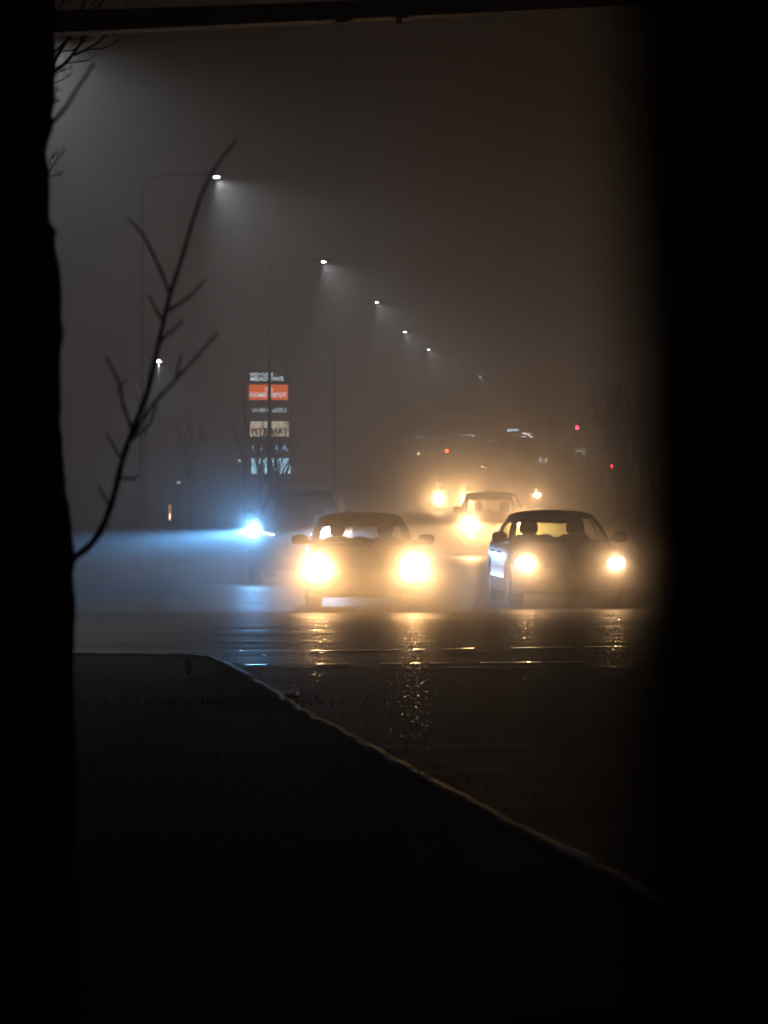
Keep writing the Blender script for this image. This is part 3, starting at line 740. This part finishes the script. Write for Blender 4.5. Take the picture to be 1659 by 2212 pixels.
# ------------------------------------------------------------------ traffic signals
def signal(px, py, D, m, lb, arm=0, s=1.0):
    p = W(px, py, D); gz = ground_z(D); root = empty('traffic_signal', (p.x+arm, D, gz)); tag(root, lb, 'traffic signal', 'traffic signals at the far junction'); h = p.z-gz
    MB().tube([(0, .1, 0), (0, .1, h+.6)], [.09, .06], 10).build('pole', M['metal_dark'], root, smooth=50)
    if arm: MB().tube([(0, .1, h+.45), (-arm, .1, h+.5)], [.05, .035], 8).build('arm', M['metal_dark'], root, smooth=50)
    hs = MB(); hs.box((-arm-.17*s, -.1, h-.85*s), (-arm+.17*s, .08, h+.22*s))
    for k in range(3): 
        for a in range(7):
            t = math.pi*a/7; t2 = math.pi*(a+1)/7; c = h-.31*k*s
            q = [(-arm+.13*s*math.cos(t), -.1, c+.13*s*math.sin(t)), (-arm+.13*s*math.cos(t2), -.1, c+.13*s*math.sin(t2))]
            hs.add([q[0], q[1], (q[1][0], -.28, q[1][2]), (q[0][0], -.28, q[0][2])], [(0, 1, 2, 3)])
    ho = hs.build('housing', M['trim'], root)
    for k in range(3):
        MB().lathe([(-.115, .11*s), (-.135, .08*s)], 'y', 16, (-arm, 0, h-.31*k*s)).build('lens', m if k == 0 else M['lens_off'], ho, smooth=50)
signal(1246, 924, 172, M['red'], 'signal showing red high above the left-turn arrow sign', arm=-1.6)
signal(965, 974, 178, M['redo'], 'signal showing red-orange above the glow left of the grey SUV')
signal(1324, 1007, 150, M['red'], 'low signal showing red at the foot of the bare tree')

# ------------------------------------------------------------------ lit marker post on the left
D = 95; p = W(367, 1155, D)
root = empty('marker_post', (p.x, D, ground_z(D))); tag(root, 'slim post with a warm lit top standing in the blue beam', 'marker post')
ztop = W(0, 1090, D).z - root.location.z
MB().tube([(0, 0, 0), (0, 0, ztop*.62)], [.05, .055], 10).build('post', mat('post_brown', (.2, .13, .09), .6), root, smooth=50)
MB().lathe([(ztop*.62, .045), (ztop*.64, .05), (ztop*.97, .05), (ztop, .04)], 'z', 14).build('lantern', mat('amber_glow', (.8, .5, .3), .4, emit=(1, .5, .22), es=.9, sample=False), root, smooth=50)
MB().lathe([(ztop*.64, .01), (ztop*.70, .035), (ztop*.80, .01)], 'z', 12, (0, -.04, 0)).build('flame_bulb', mat('bulb', (1, .8, .5), .4, emit=(1, .75, .45), es=6, sample=False), root, smooth=50)

# ------------------------------------------------------------------ trees
def grow(mb, p, d, ln, r, depth, up=.15, kids=(2, 4), spread=.6, minr=.006, n=5):
    segs = 5; pts = [p]; q = p.copy(); dd = d.normalized()
    for i in range(segs):
        dd = (dd + Vector((random.uniform(-1, 1), random.uniform(-1, 1), random.uniform(-1, 1)))*.12 + Vector((0, 0, up*.3))).normalized()
        q = q + dd*ln/segs; pts.append(q.copy())
    rads = [max(minr, r*(1-.65*i/segs)) for i in range(segs+1)]
    mb.tube(pts, rads, n if depth > 1 else 4, False)
    if depth <= 0: return
    for k in range(random.randint(*kids)):
        i = random.randint(1, segs); b = pts[i]
        ax = Vector((random.uniform(-1, 1), random.uniform(-1, 1), random.uniform(-.2, 1))).normalized()
        nd = (dd + ax*spread*random.uniform(.6, 1.3)).normalized()
        grow(mb, b, nd, ln*random.uniform(.5, .8), rads[i]*.62, depth-1, up, kids, spread, minr, n)
def tree(px, D, h, r, lb, depth=4, spread=.5, limbs=5, tr=.4, group=None, minr=.006, seed=1, kids=(2, 4), pts=None):
    random.seed(seed)
    root = empty('bare_tree', (X(px, D), D, ground_z(D))); tag(root, lb, 'tree', group)
    t = MB(); zz = [0, h*.02, h*.1, h*tr]; cs = [Vector((random.uniform(-.05, .05), 0, z)) for z in zz]
    t.tube(cs, [r*1.5, r*1.1, r, r*.8], 10, True, .06); t.build('trunk', M['bark'], root, smooth=60)
    b = MB()
    for k in range(limbs):
        a = 2*math.pi*k/limbs+random.random(); el = random.uniform(.9, 1.8)
        base = cs[-1].lerp(cs[-2], random.uniform(.0, .5))
        grow(b, base, Vector((math.cos(a), math.sin(a), el*1.2/max(.2, spread))), h*(1-tr)*random.uniform(.45, .62), r*.5, depth-1, .25, kids, spread, minr)
    grow(b, cs[-1], Vector((0, 0, 1)), h*(1-tr)*.6, r*.7, depth-1, .3, kids, spread, minr)
    b.build('branches', M['twig'], root)
    return root
TG = 'bare trees along the left verge'
tree(594, 112, 4.6, .12, 'bare tree whose twigs cross the lit store sign panels', 4, .9, 6, .38, TG, .004, 5, (2, 4))
tree(562, 125, 4.4, .06, 'slighter bare tree left in front of the store sign', 4, .3, 4, .4, TG, .008, 11)
tree(412, 120, 4.5, .07, 'faint slim bare tree between marker post and store sign', 4, .3, 4, .5, TG, .008, 12)
tree(306, 90, 6.6, .07, 'faint tall bare tree behind the long near branch', 3, .2, 3, .6, TG, .01, 13)
tree(527, 118, 6.5, .07, 'thin straight bare tree touching the left edge of the sign', 3, .3, 4, .6, TG, .01, 14)
TG = 'bare trees on the right of the road'
tree(1340, 118, 5.2, .16, 'multi-stemmed bare tree right of the road before the blue and white sign', 5, .42, 8, .28, TG, .009, 21, (2, 4))
tree(1391, 122, 5.6, .17, 'dark bare trunk second from the left on the right verge', 4, .35, 5, .5, TG, .01, 22)
tree(1411, 112, 5.2, .12, 'dark bare trunk third from the left on the right verge', 4, .35, 5, .5, TG, .01, 23)
tree(1294, 130, 3.4, .05, 'slim sapling left of the multi-stemmed tree', 3, .4, 4, .4, TG, .008, 24)

# the near black trunk on the left with its long bent branch
D = 8.0
root = empty('tree', (X(-113, D), D, 0.1)); tag(root, 'black foreground tree trunk along the left edge with long bent branch', 'tree')
edge = [(-900, 120), (-20, 119), (60, 117), (75, 112), (90, 116), (150, 112), (185, 108), (250, 108), (268, 112), (300, 104), (330, 101), (350, 105), (372, 110), (400, 107), (470, 110), (484, 114), (492, 124), (500, 125), (512, 120), (560, 126), (600, 129), (760, 129), (830, 130), (960, 132), (1010, 136), (1060, 141), (1110, 150), (1140, 156), (1200, 158), (1245, 155), (1290, 161), (1400, 160), (1600, 163), (1800, 168), (2000, 172), (2300, 180), (2420, 200), (2480, 240)]
ztab = sorted([(CAMH+(HY-y)*D/F, x) for y, x in edge]); cx = X(-113, D)
mb = MB(); vs = []; n = 40; z = .05; zs = []
while z < 4.2: zs.append(z); z += .012 if .4 < z < 3.1 else .06
for z in zs:
    R0 = X(interp(ztab, z), D) - cx
    for k in range(n):
        a = 2*math.pi*k/n; nz = noise.noise(Vector((math.cos(a)*4, math.sin(a)*4, z*3.0)))*.02 + noise.noise(Vector((math.cos(a)*9, math.sin(a)*9, z*22)))*.006
        wgt = 1 if k else 0
        rr = R0 + nz*.9 + (0 if True else 0)
        vs.append((rr*math.cos(a), rr*math.sin(a), z-.1))
fs = [(j*n+k, j*n+(k+1) % n, (j+1)*n+(k+1) % n, (j+1)*n+k) for j in range(len(zs)-1) for k in range(n)]
fs.append(tuple((len(zs)-1)*n+k for k in range(n)))
mb.add(vs, fs).build('trunk', M['bark'], root, smooth=70)
def px_tube(mb, pts, r0, r1, D, dd=0, n=7, k=1.0):
    P3 = []; 
    for i, (x, y) in enumerate(pts):
        p = W(x, y, D + dd*i/(len(pts)-1)); P3.append(p - root.location)
    # smooth (Catmull-Rom)
    out = []; rr = []
    for i in range(len(P3)-1):
        a, b, c, d = P3[max(0, i-1)], P3[i], P3[i+1], P3[min(len(P3)-1, i+2)]
        for s in range(4):
            t = s/4; out.append(.5*((2*b)+(c-a)*t+(2*a-5*b+4*c-d)*t*t+(3*b-a-3*c+d)*t*t*t)); 
    out.append(P3[-1]); m_ = len(out)
    rr = [(r0+(r1-r0)*(i/(m_-1)))*D/F*(1+.1*math.sin(i*2.3)) for i in range(m_)]
    mb.tube(out, rr, n, True)
mb = MB()
px_tube(mb, [(130, 1225), (160, 1205), (205, 1165), (240, 1090), (265, 990), (290, 920), (320, 840), (345, 730), (368, 635), (395, 550), (415, 480), (440, 410), (470, 355), (510, 303)], 8.5, 2.6, D, .5)
for (pts, a, b) in [([(368, 637), (345, 580), (310, 510), (278, 474)], 3.5, 2.4), ([(366, 670), (410, 640), (443, 604)], 3.4, 2), ([(352, 694), (335, 665), (322, 638)], 3.2, 2),
        ([(347, 737), (375, 712), (395, 692)], 3, 1.8), ([(292, 936), (322, 885), (380, 820), (430, 765), (471, 718)], 4.2, 2.2), ([(380, 820), (386, 790), (392, 765)], 2.4, 1.6),
        ([(284, 925), (265, 870), (258, 830), (230, 772)], 3.6, 2.4), ([(257, 845), (262, 830), (274, 822)], 2.6, 1.8), ([(284, 950), (320, 920), (334, 884)], 3.6, 2.2), ([(334, 890), (336, 876), (333, 864)], 2.4, 1.6),
        ([(258, 985), (243, 960), (230, 936)], 3.2, 2), ([(258, 1030), (280, 1034), (302, 1026)], 3.2, 1.8), ([(280, 1034), (290, 1038)], 2.4, 1.6), ([(238, 1095), (226, 1075), (214, 1050)], 3.2, 2.2),
        ([(214, 1140), (236, 1134)], 3, 1.5), ([(105, 275), (140, 235), (168, 190), (185, 165), (203, 137)], 5, 3)]:
    px_tube(mb, pts, a, b, D+.2, .15)
mb.build('branch', M['bark'], root, smooth=60)

# the tree behind it whose twigs fill the top left corner
D = 22.0
root = empty('tree', (X(-110, D), D, 0.1)); tag(root, 'bare tree with fine twigs rising into the top left corner', 'tree')
MB().tube([(0, 0, 0), (0, 0, 2), (.15, 0, 3.6), (.35, 0, 4.6)], [.16, .12, .09, .06], 10, True, .05).build('trunk', M['bark'], root, smooth=60)
def cc(p): return ((p[0]/2.0107+150)/1.8517, (p[1]/2.0107)/1.8517)
mb = MB(); random.seed(3)
B_ = [([(60, 760), (85, 690), (120, 530), (200, 380), (290, 230), (350, 80), (390, -40)], 4.2, 2.2), ([(70, 680), (110, 600), (230, 500), (310, 400), (370, 310), (440, 170), (520, 20), (570, -60)], 3.6, 1.6),
      ([(60, 480), (110, 440), (190, 370), (300, 260), (400, 120), (460, 60), (580, -40)], 3.4, 1.5), ([(300, 445), (410, 400), (520, 390), (600, 350), (670, 300)], 1.7, .7),
      ([(300, 440), (440, 370), (530, 300), (620, 230), (700, 60), (730, -20)], 2, .8), ([(90, 600), (200, 520), (300, 500), (400, 490), (455, 460)], 1.6, .8),
      ([(70, 700), (150, 600), (210, 560), (270, 555)], 1.4, .6), ([(60, 705), (160, 660), (220, 630), (250, 600)], 1.4, .6), ([(70, 750), (110, 740), (155, 728)], 1.2, .6), ([(80, 860), (120, 835), (155, 810)], 1.2, .6),
      ([(70, 1420), (120, 1340), (150, 1290), (195, 1230)], 1.6, .7), ([(70, 1420), (130, 1412), (175, 1415)], 1.1, .6), ([(240, 320), (330, 315), (380, 335), (440, 315)], 1.4, .6), ([(200, 410), (290, 400), (340, 350), (350, 280)], 1.4, .7),
      ([(120, 1330), (100, 1290), (140, 1230)], 1, .6), ([(100, 300), (150, 120), (230, -30)], 2, 1.2), ([(130, 200), (180, 60), (260, -40)], 1.6, 1), ([(330, 170), (420, 60), (500, -30)], 1.8, 1)]
for pts, a, b in B_:
    px_tube(mb, [cc(p) for p in pts], a*1.25, b*1.1, D, random.uniform(-.4, .4), 5)
    for k in range(12):
        i = random.randint(1, len(pts)-2) if len(pts) > 2 else 0
        t = random.random(); x = pts[i][0]+(pts[i+1][0]-pts[i][0])*t; y = pts[i][1]+(pts[i+1][1]-pts[i][1])*t
        ln = random.uniform(20, 70); an = R(random.uniform(-10, 100))
        px_tube(mb, [cc((x, y)), cc((x+ln*.5*math.cos(an), y-ln*.5*math.sin(an))), cc((x+ln*math.cos(an+.3), y-ln*math.sin(an+.3)))], .7, .35, D, 0, 4)
mb.build('branches', M['twig'], root)

# ------------------------------------------------------------------ overhead arm across the top
root = empty('overhead_arm', (0, 0, 0)); tag(root, 'dark overhead steel arm crossing the top of the picture', 'mast arm')
def beam_pt(px, py, Dd): return W(px, py, Dd)
DA, DB = 18.0, 27.0
def dep(px): t = (px-60)/1500; return 1/((1-t)/DA + t/DB)
aT, aB = (60, 23.5), (60, 72.5)
mb = MB(); rings = []
for px in (-120, 60, 300, 600, 900, 1200, 1500):
    Dd = dep(px); zt = W(0, 24-(px-60)*.0275, Dd).z; zb = W(0, 72.5-(px-60)*.0425+ (0 if px < 400 else (px-400)*-.006), Dd).z
    if zt-zb < .13: zt = zb+.13
    hgt = zt-zb; x = X(px, Dd)
    rings.append([(x, Dd, zb), (x, Dd, zb+hgt*.35), (x, Dd+.012, zb+hgt*.38), (x, Dd+.012, zt-.012), (x, Dd, zt-.01), (x, Dd, zt), (x, Dd+.16, zt), (x, Dd+.16, zb)])
vs = [p for r in rings for p in r]; n = 8
fs = [(i*n+k, i*n+(k+1) % n, (i+1)*n+(k+1) % n, (i+1)*n+k) for i in range(len(rings)-1) for k in range(n)] + [tuple(range(n)), tuple((len(rings)-1)*n+k for k in range(n))]
mb.add(vs, fs).build('beam', M['metal_dark'], root)
r0 = rings[0][0]; MB().tube([(r0[0]-.15, r0[1]+.08, 0), (r0[0]-.15, r0[1]+.08, rings[0][5][2]+.3)], [.16, .12], 14).build('column', M['metal_dark'], root, smooth=50)
r1 = rings[-1]; MB().tube([(r1[0][0]+.15, r1[0][1]+.08, 0), (r1[0][0]+.15, r1[0][1]+.08, r1[5][2]+.3)], [.16, .12], 14).build('column', M['metal_dark'], root, smooth=50)
def und(px, py): return W(px, py, dep(px)-.01)
c = und(735, 40); MB().ell((c.x, c.y+.05, c.z+.02), (.095, .07, .045), 16, 8, .9).build('round_fitting', M['metal_dark'], root, smooth=60)
c = und(862, 34); mb = MB(); mb.box((c.x-.07, c.y, c.z-.02), (c.x+.07, c.y+.1, c.z+.04)); mb.box((c.x-.022, c.y+.02, c.z-.055), (c.x+.022, c.y+.06, c.z-.02)); mb.build('clamp', M['metal_dark'], root)
c = und(690, 43); MB().box((c.x-.015, c.y, c.z-.01), (c.x+.015, c.y+.03, c.z+.02)).build('bolt', M['metal_dark'], root)

# ------------------------------------------------------------------ the blurred black post close on the right
Dp = .5
root = empty('near_post', (X(1362, Dp)+.16+1.75*math.tan(R(2.2)), Dp, 0)); root.rotation_euler = (0, -R(2.2), 0); tag(root, 'thick black out-of-focus post filling the right edge', 'post')
mb = MB(); vs = []; n = 28; zs = [0, .3, .8, 1.2, 1.4, 1.5, 1.6, 1.7, 1.8, 1.9, 2.1, 2.6]
for z in zs:
    rr = .16 + .0016*math.sin(z*23)
    for k in range(n): a = 2*math.pi*k/n; q = rr*(1+.01*math.sin(5*a)); vs.append((q*math.cos(a), q*math.sin(a), z))
fs = [(j*n+k, j*n+(k+1) % n, (j+1)*n+(k+1) % n, (j+1)*n+k) for j in range(len(zs)-1) for k in range(n)] + [tuple((len(zs)-1)*n+k for k in range(n))]
mb.add(vs, fs).build('shaft', mat('dark_timber', (.02, .018, .016), .95, bump=.5), root, smooth=60)
MB().lathe([(2.6, .175), (2.64, .175), (2.66, .12)], 'z', 24).build('cap', M['metal_dark'], root)

# ------------------------------------------------------------------ small ground things
random.seed(9)
# grass blades on the verge edge
M['grass'] = mat('dry_grass', (.02, .018, .008), .9, spec=.1)
mb = MB()
def blades(cx, cy_, z, n, sx, sy, hmin, hmax):
    for _ in range(n):
        x = cx+random.gauss(0, sx); y = cy_+random.gauss(0, sy); h = random.uniform(hmin, hmax); a = random.uniform(0, 6.28); lx, ly = random.gauss(0, .4)*h, random.gauss(0, .4)*h; wd = random.uniform(.003, .006)
        dx, dy = math.cos(a)*wd, math.sin(a)*wd
        mb.add([(x-dx, y-dy, z), (x+dx, y+dy, z), (x+lx*.5+dx*.6, y+ly*.5+dy*.6, z+h*.6), (x+lx, y+ly, z+h)], [(0, 1, 2), (0, 2, 3)])
for i in range(0, len(kk), 3):
    p = kk[i]
    if p.x < -6: continue
    d = Vector((-.72, -.7, 0)) if p.y < 29 else Vector((-.1, -1, 0))
    c = p + d*random.uniform(.2, .7); blades(c.x, c.y, .08, 14, .15, .2, .02, .05)
c = G(515, 1540); blades(c.x, c.y-.3, .09, 300, .5, .2, .03, .08)
for k in range(120):
    px, py = random.uniform(170, 900), random.uniform(1480, 2100)
    if px > 440+(py-1440)*1.6: continue
    c = G(px, py); blades(c.x, c.y, .09, 16, .2, .2, .02, .06)
go = mb.build('grass', M['grass'], fix=False); tag(go, 'short sparse grass on the dark verge behind the kerb', 'grass', kind='stuff')
# leaf litter beside the kerb
M['leaf'] = mat('wet_leaf', (.05, .035, .018), .6)
mb = MB()
for k in range(260):
    i = random.randint(30, len(kk)-1); p = kk[i]
    if p.x < -3 or p.y > 30: continue
    o = abs(random.gauss(0, .45))+.02; x, y = p.x+.7*o+random.gauss(0, .1), p.y+.7*o; a = random.uniform(0, 6.28); s = random.uniform(.01, .025); t = random.uniform(-.3, .3)*s
    mb.add([(x+s*math.cos(a), y+s*math.sin(a), .012+t*.2), (x-.5*s*math.sin(a), y+.5*s*math.cos(a), .016+abs(t)), (x-s*math.cos(a), y-s*math.sin(a), .012), (x+.5*s*math.sin(a), y-.5*s*math.cos(a), .02)], [(0, 1, 2, 3)])
lo = mb.build('leaf_litter', M['leaf'], fix=False); tag(lo, 'wet leaf litter lying in the gutter along the kerb', 'leaves', kind='stuff')
# glossy flakes added below each headlight to make the road glints
M['glint_flakes'] = mat('glint_flake', (.03, .03, .03), .16, spec=1.0)
mb = MB()
cols = [(545, 1120), (683, 1220), (897, 1220), (1137, 1222), (1330, 1222)]
for (px, n) in ((545, 60), (683, 200), (893, 420), (1137, 200), (1332, 240)):
    for _ in range(n):
        py = random.uniform(1335, 1470) if px != 893 else random.uniform(1335, 1600)
        c = G(px+random.gauss(0, 22), py); s = random.uniform(.006, .012); a = random.uniform(0, 6.28)
        t2 = (c.y-29.8)/13.8; z0 = (.006 + .035*math.sin(math.pi*max(0, min(1, t2)))**.8) if 0 < t2 < 1 else .004
        tx, ty = random.gauss(0, .05), random.gauss(0, .07); z = z0+.006
        q = []
        for k in range(5):
            b = a+k*1.2566; dx, dy = s*math.cos(b), s*math.sin(b); q.append((c.x+dx, c.y+dy*1.5, z+dx*tx+dy*ty*1.5))
        mb.add(q, [(0, 1, 2, 3, 4)])
gt = mb.build('glint_flakes', M['glint_flakes'], fix=False); tag(gt, 'glossy flakes added to make glints on the asphalt below the headlights', 'glint_flakes', kind='stuff')
# drain slab, scrap of litter
c = G(601, 1503); mb = MB(); mb.box((c.x-.18, c.y-.25, .0), (c.x+.18, c.y+.25, .02))
for k in range(4): mb.box((c.x-.15, c.y-.2+k*.12, .02), (c.x+.15, c.y-.15+k*.12, .032))
tag(mb.build('drain_cover', M['concrete']), 'pale ribbed drain cover against the kerb', 'drain')
c = G(410, 1490); mb = MB(); vs = [(c.x-.03, c.y, .13), (c.x+.02, c.y-.02, .15), (c.x+.01, c.y+.05, .24), (c.x-.05, c.y+.03, .26), (c.x+.04, c.y+.05, .13)]
mb.add(vs, [(0, 1, 2, 3), (1, 4, 2)]); tag(mb.build('litter', mat('white_litter', (.7, .68, .7), .5)), 'small crumpled white scrap lying on the verge', 'litter')

# ------------------------------------------------------------------ extra fog balls added round the headlights to make their halos
def vol_mat(name, dens, g):
    m = bpy.data.materials.new(name); m.use_nodes = True; nt = m.node_tree; nt.nodes.clear()
    o = nt.nodes.new('ShaderNodeOutputMaterial'); pv = nt.nodes.new('ShaderNodeVolumePrincipled')
    pv.inputs['Color'].default_value = (.96, .96, .96, 1); pv.inputs['Density'].default_value = dens; pv.inputs['Anisotropy'].default_value = g
    nt.links.new(pv.outputs[0], o.inputs['Volume']); return m
V1, V2, V4, V3 = vol_mat('halo_dense', HALO1, FOG_G), vol_mat('halo_thin', HALO2, FOG_G), vol_mat('halo_far', .085, FOG_G), vol_mat('halo_veil', .036, FOG_G)
SHELLS = {1.0: ((.27, V1, 0), (.95, V2, -.25), (2.3, V3, -.9)), 1.1: ((.2, V1, 0), (.75, V2, -.2), (1.8, V3, -.7)),
          .9: ((.22, V1, 0), (.4, V2, 0), (3.1, V3, -1.1)), 1.2: ((.2, V1, 0), (.6, V2, 0), (5.5, V3, -1)),
          2.0: ((.4, V1, 0), (1.0, V2, 0), (4.2, V4, -.6)), 1.5: ((.4, V1, 0), (.9, V2, 0), (3.6, V4, -.6))}
for root, P, what, K in HALOS:
    mw = root.matrix_basis
    for s in (-1, 1):
        c = mw @ Vector((s*P['hx'], -P['L']/2-.04, P['hz']))
        shells = SHELLS[K]
        for k, (rad, vm, dz) in enumerate(shells):
            o = MB().ell((0, 0, 0), (rad, rad, rad*.92), 28, 18).build('halo_fog', vm, smooth=60); o.location = c + Vector((-1.9 if K < 1 and k == 2 else 0, 0, dz))
            tag(o, ('dense', 'thin', 'faint wide')[k] + ' fog ball added for the glow round the %s headlight of the %s' % (('image-left', 'image-right')[s > 0], what), 'halo_fog', 'fog balls added for the glow round the headlights', kind='stuff')

# ------------------------------------------------------------------ fog
x0, x1, y0, y1, z0, z1 = -165, 165, -2.4, 580, -1.1, 17.5
hz = MB().box((x0, y0, z0), (x1, y1, z1)).build('haze')
m = bpy.data.materials.new('night_fog'); m.use_nodes = True; nt = m.node_tree; nt.nodes.clear()
o = nt.nodes.new('ShaderNodeOutputMaterial'); pv = nt.nodes.new('ShaderNodeVolumePrincipled')
pv.inputs['Color'].default_value = (.96, .96, .96, 1); pv.inputs['Density'].default_value = FOG_D; pv.inputs['Anisotropy'].default_value = FOG_G
nt.links.new(pv.outputs[0], o.inputs['Volume']); hz.data.materials.append(m)
tag(hz, 'pale night fog filling the whole street', 'fog', kind='stuff')
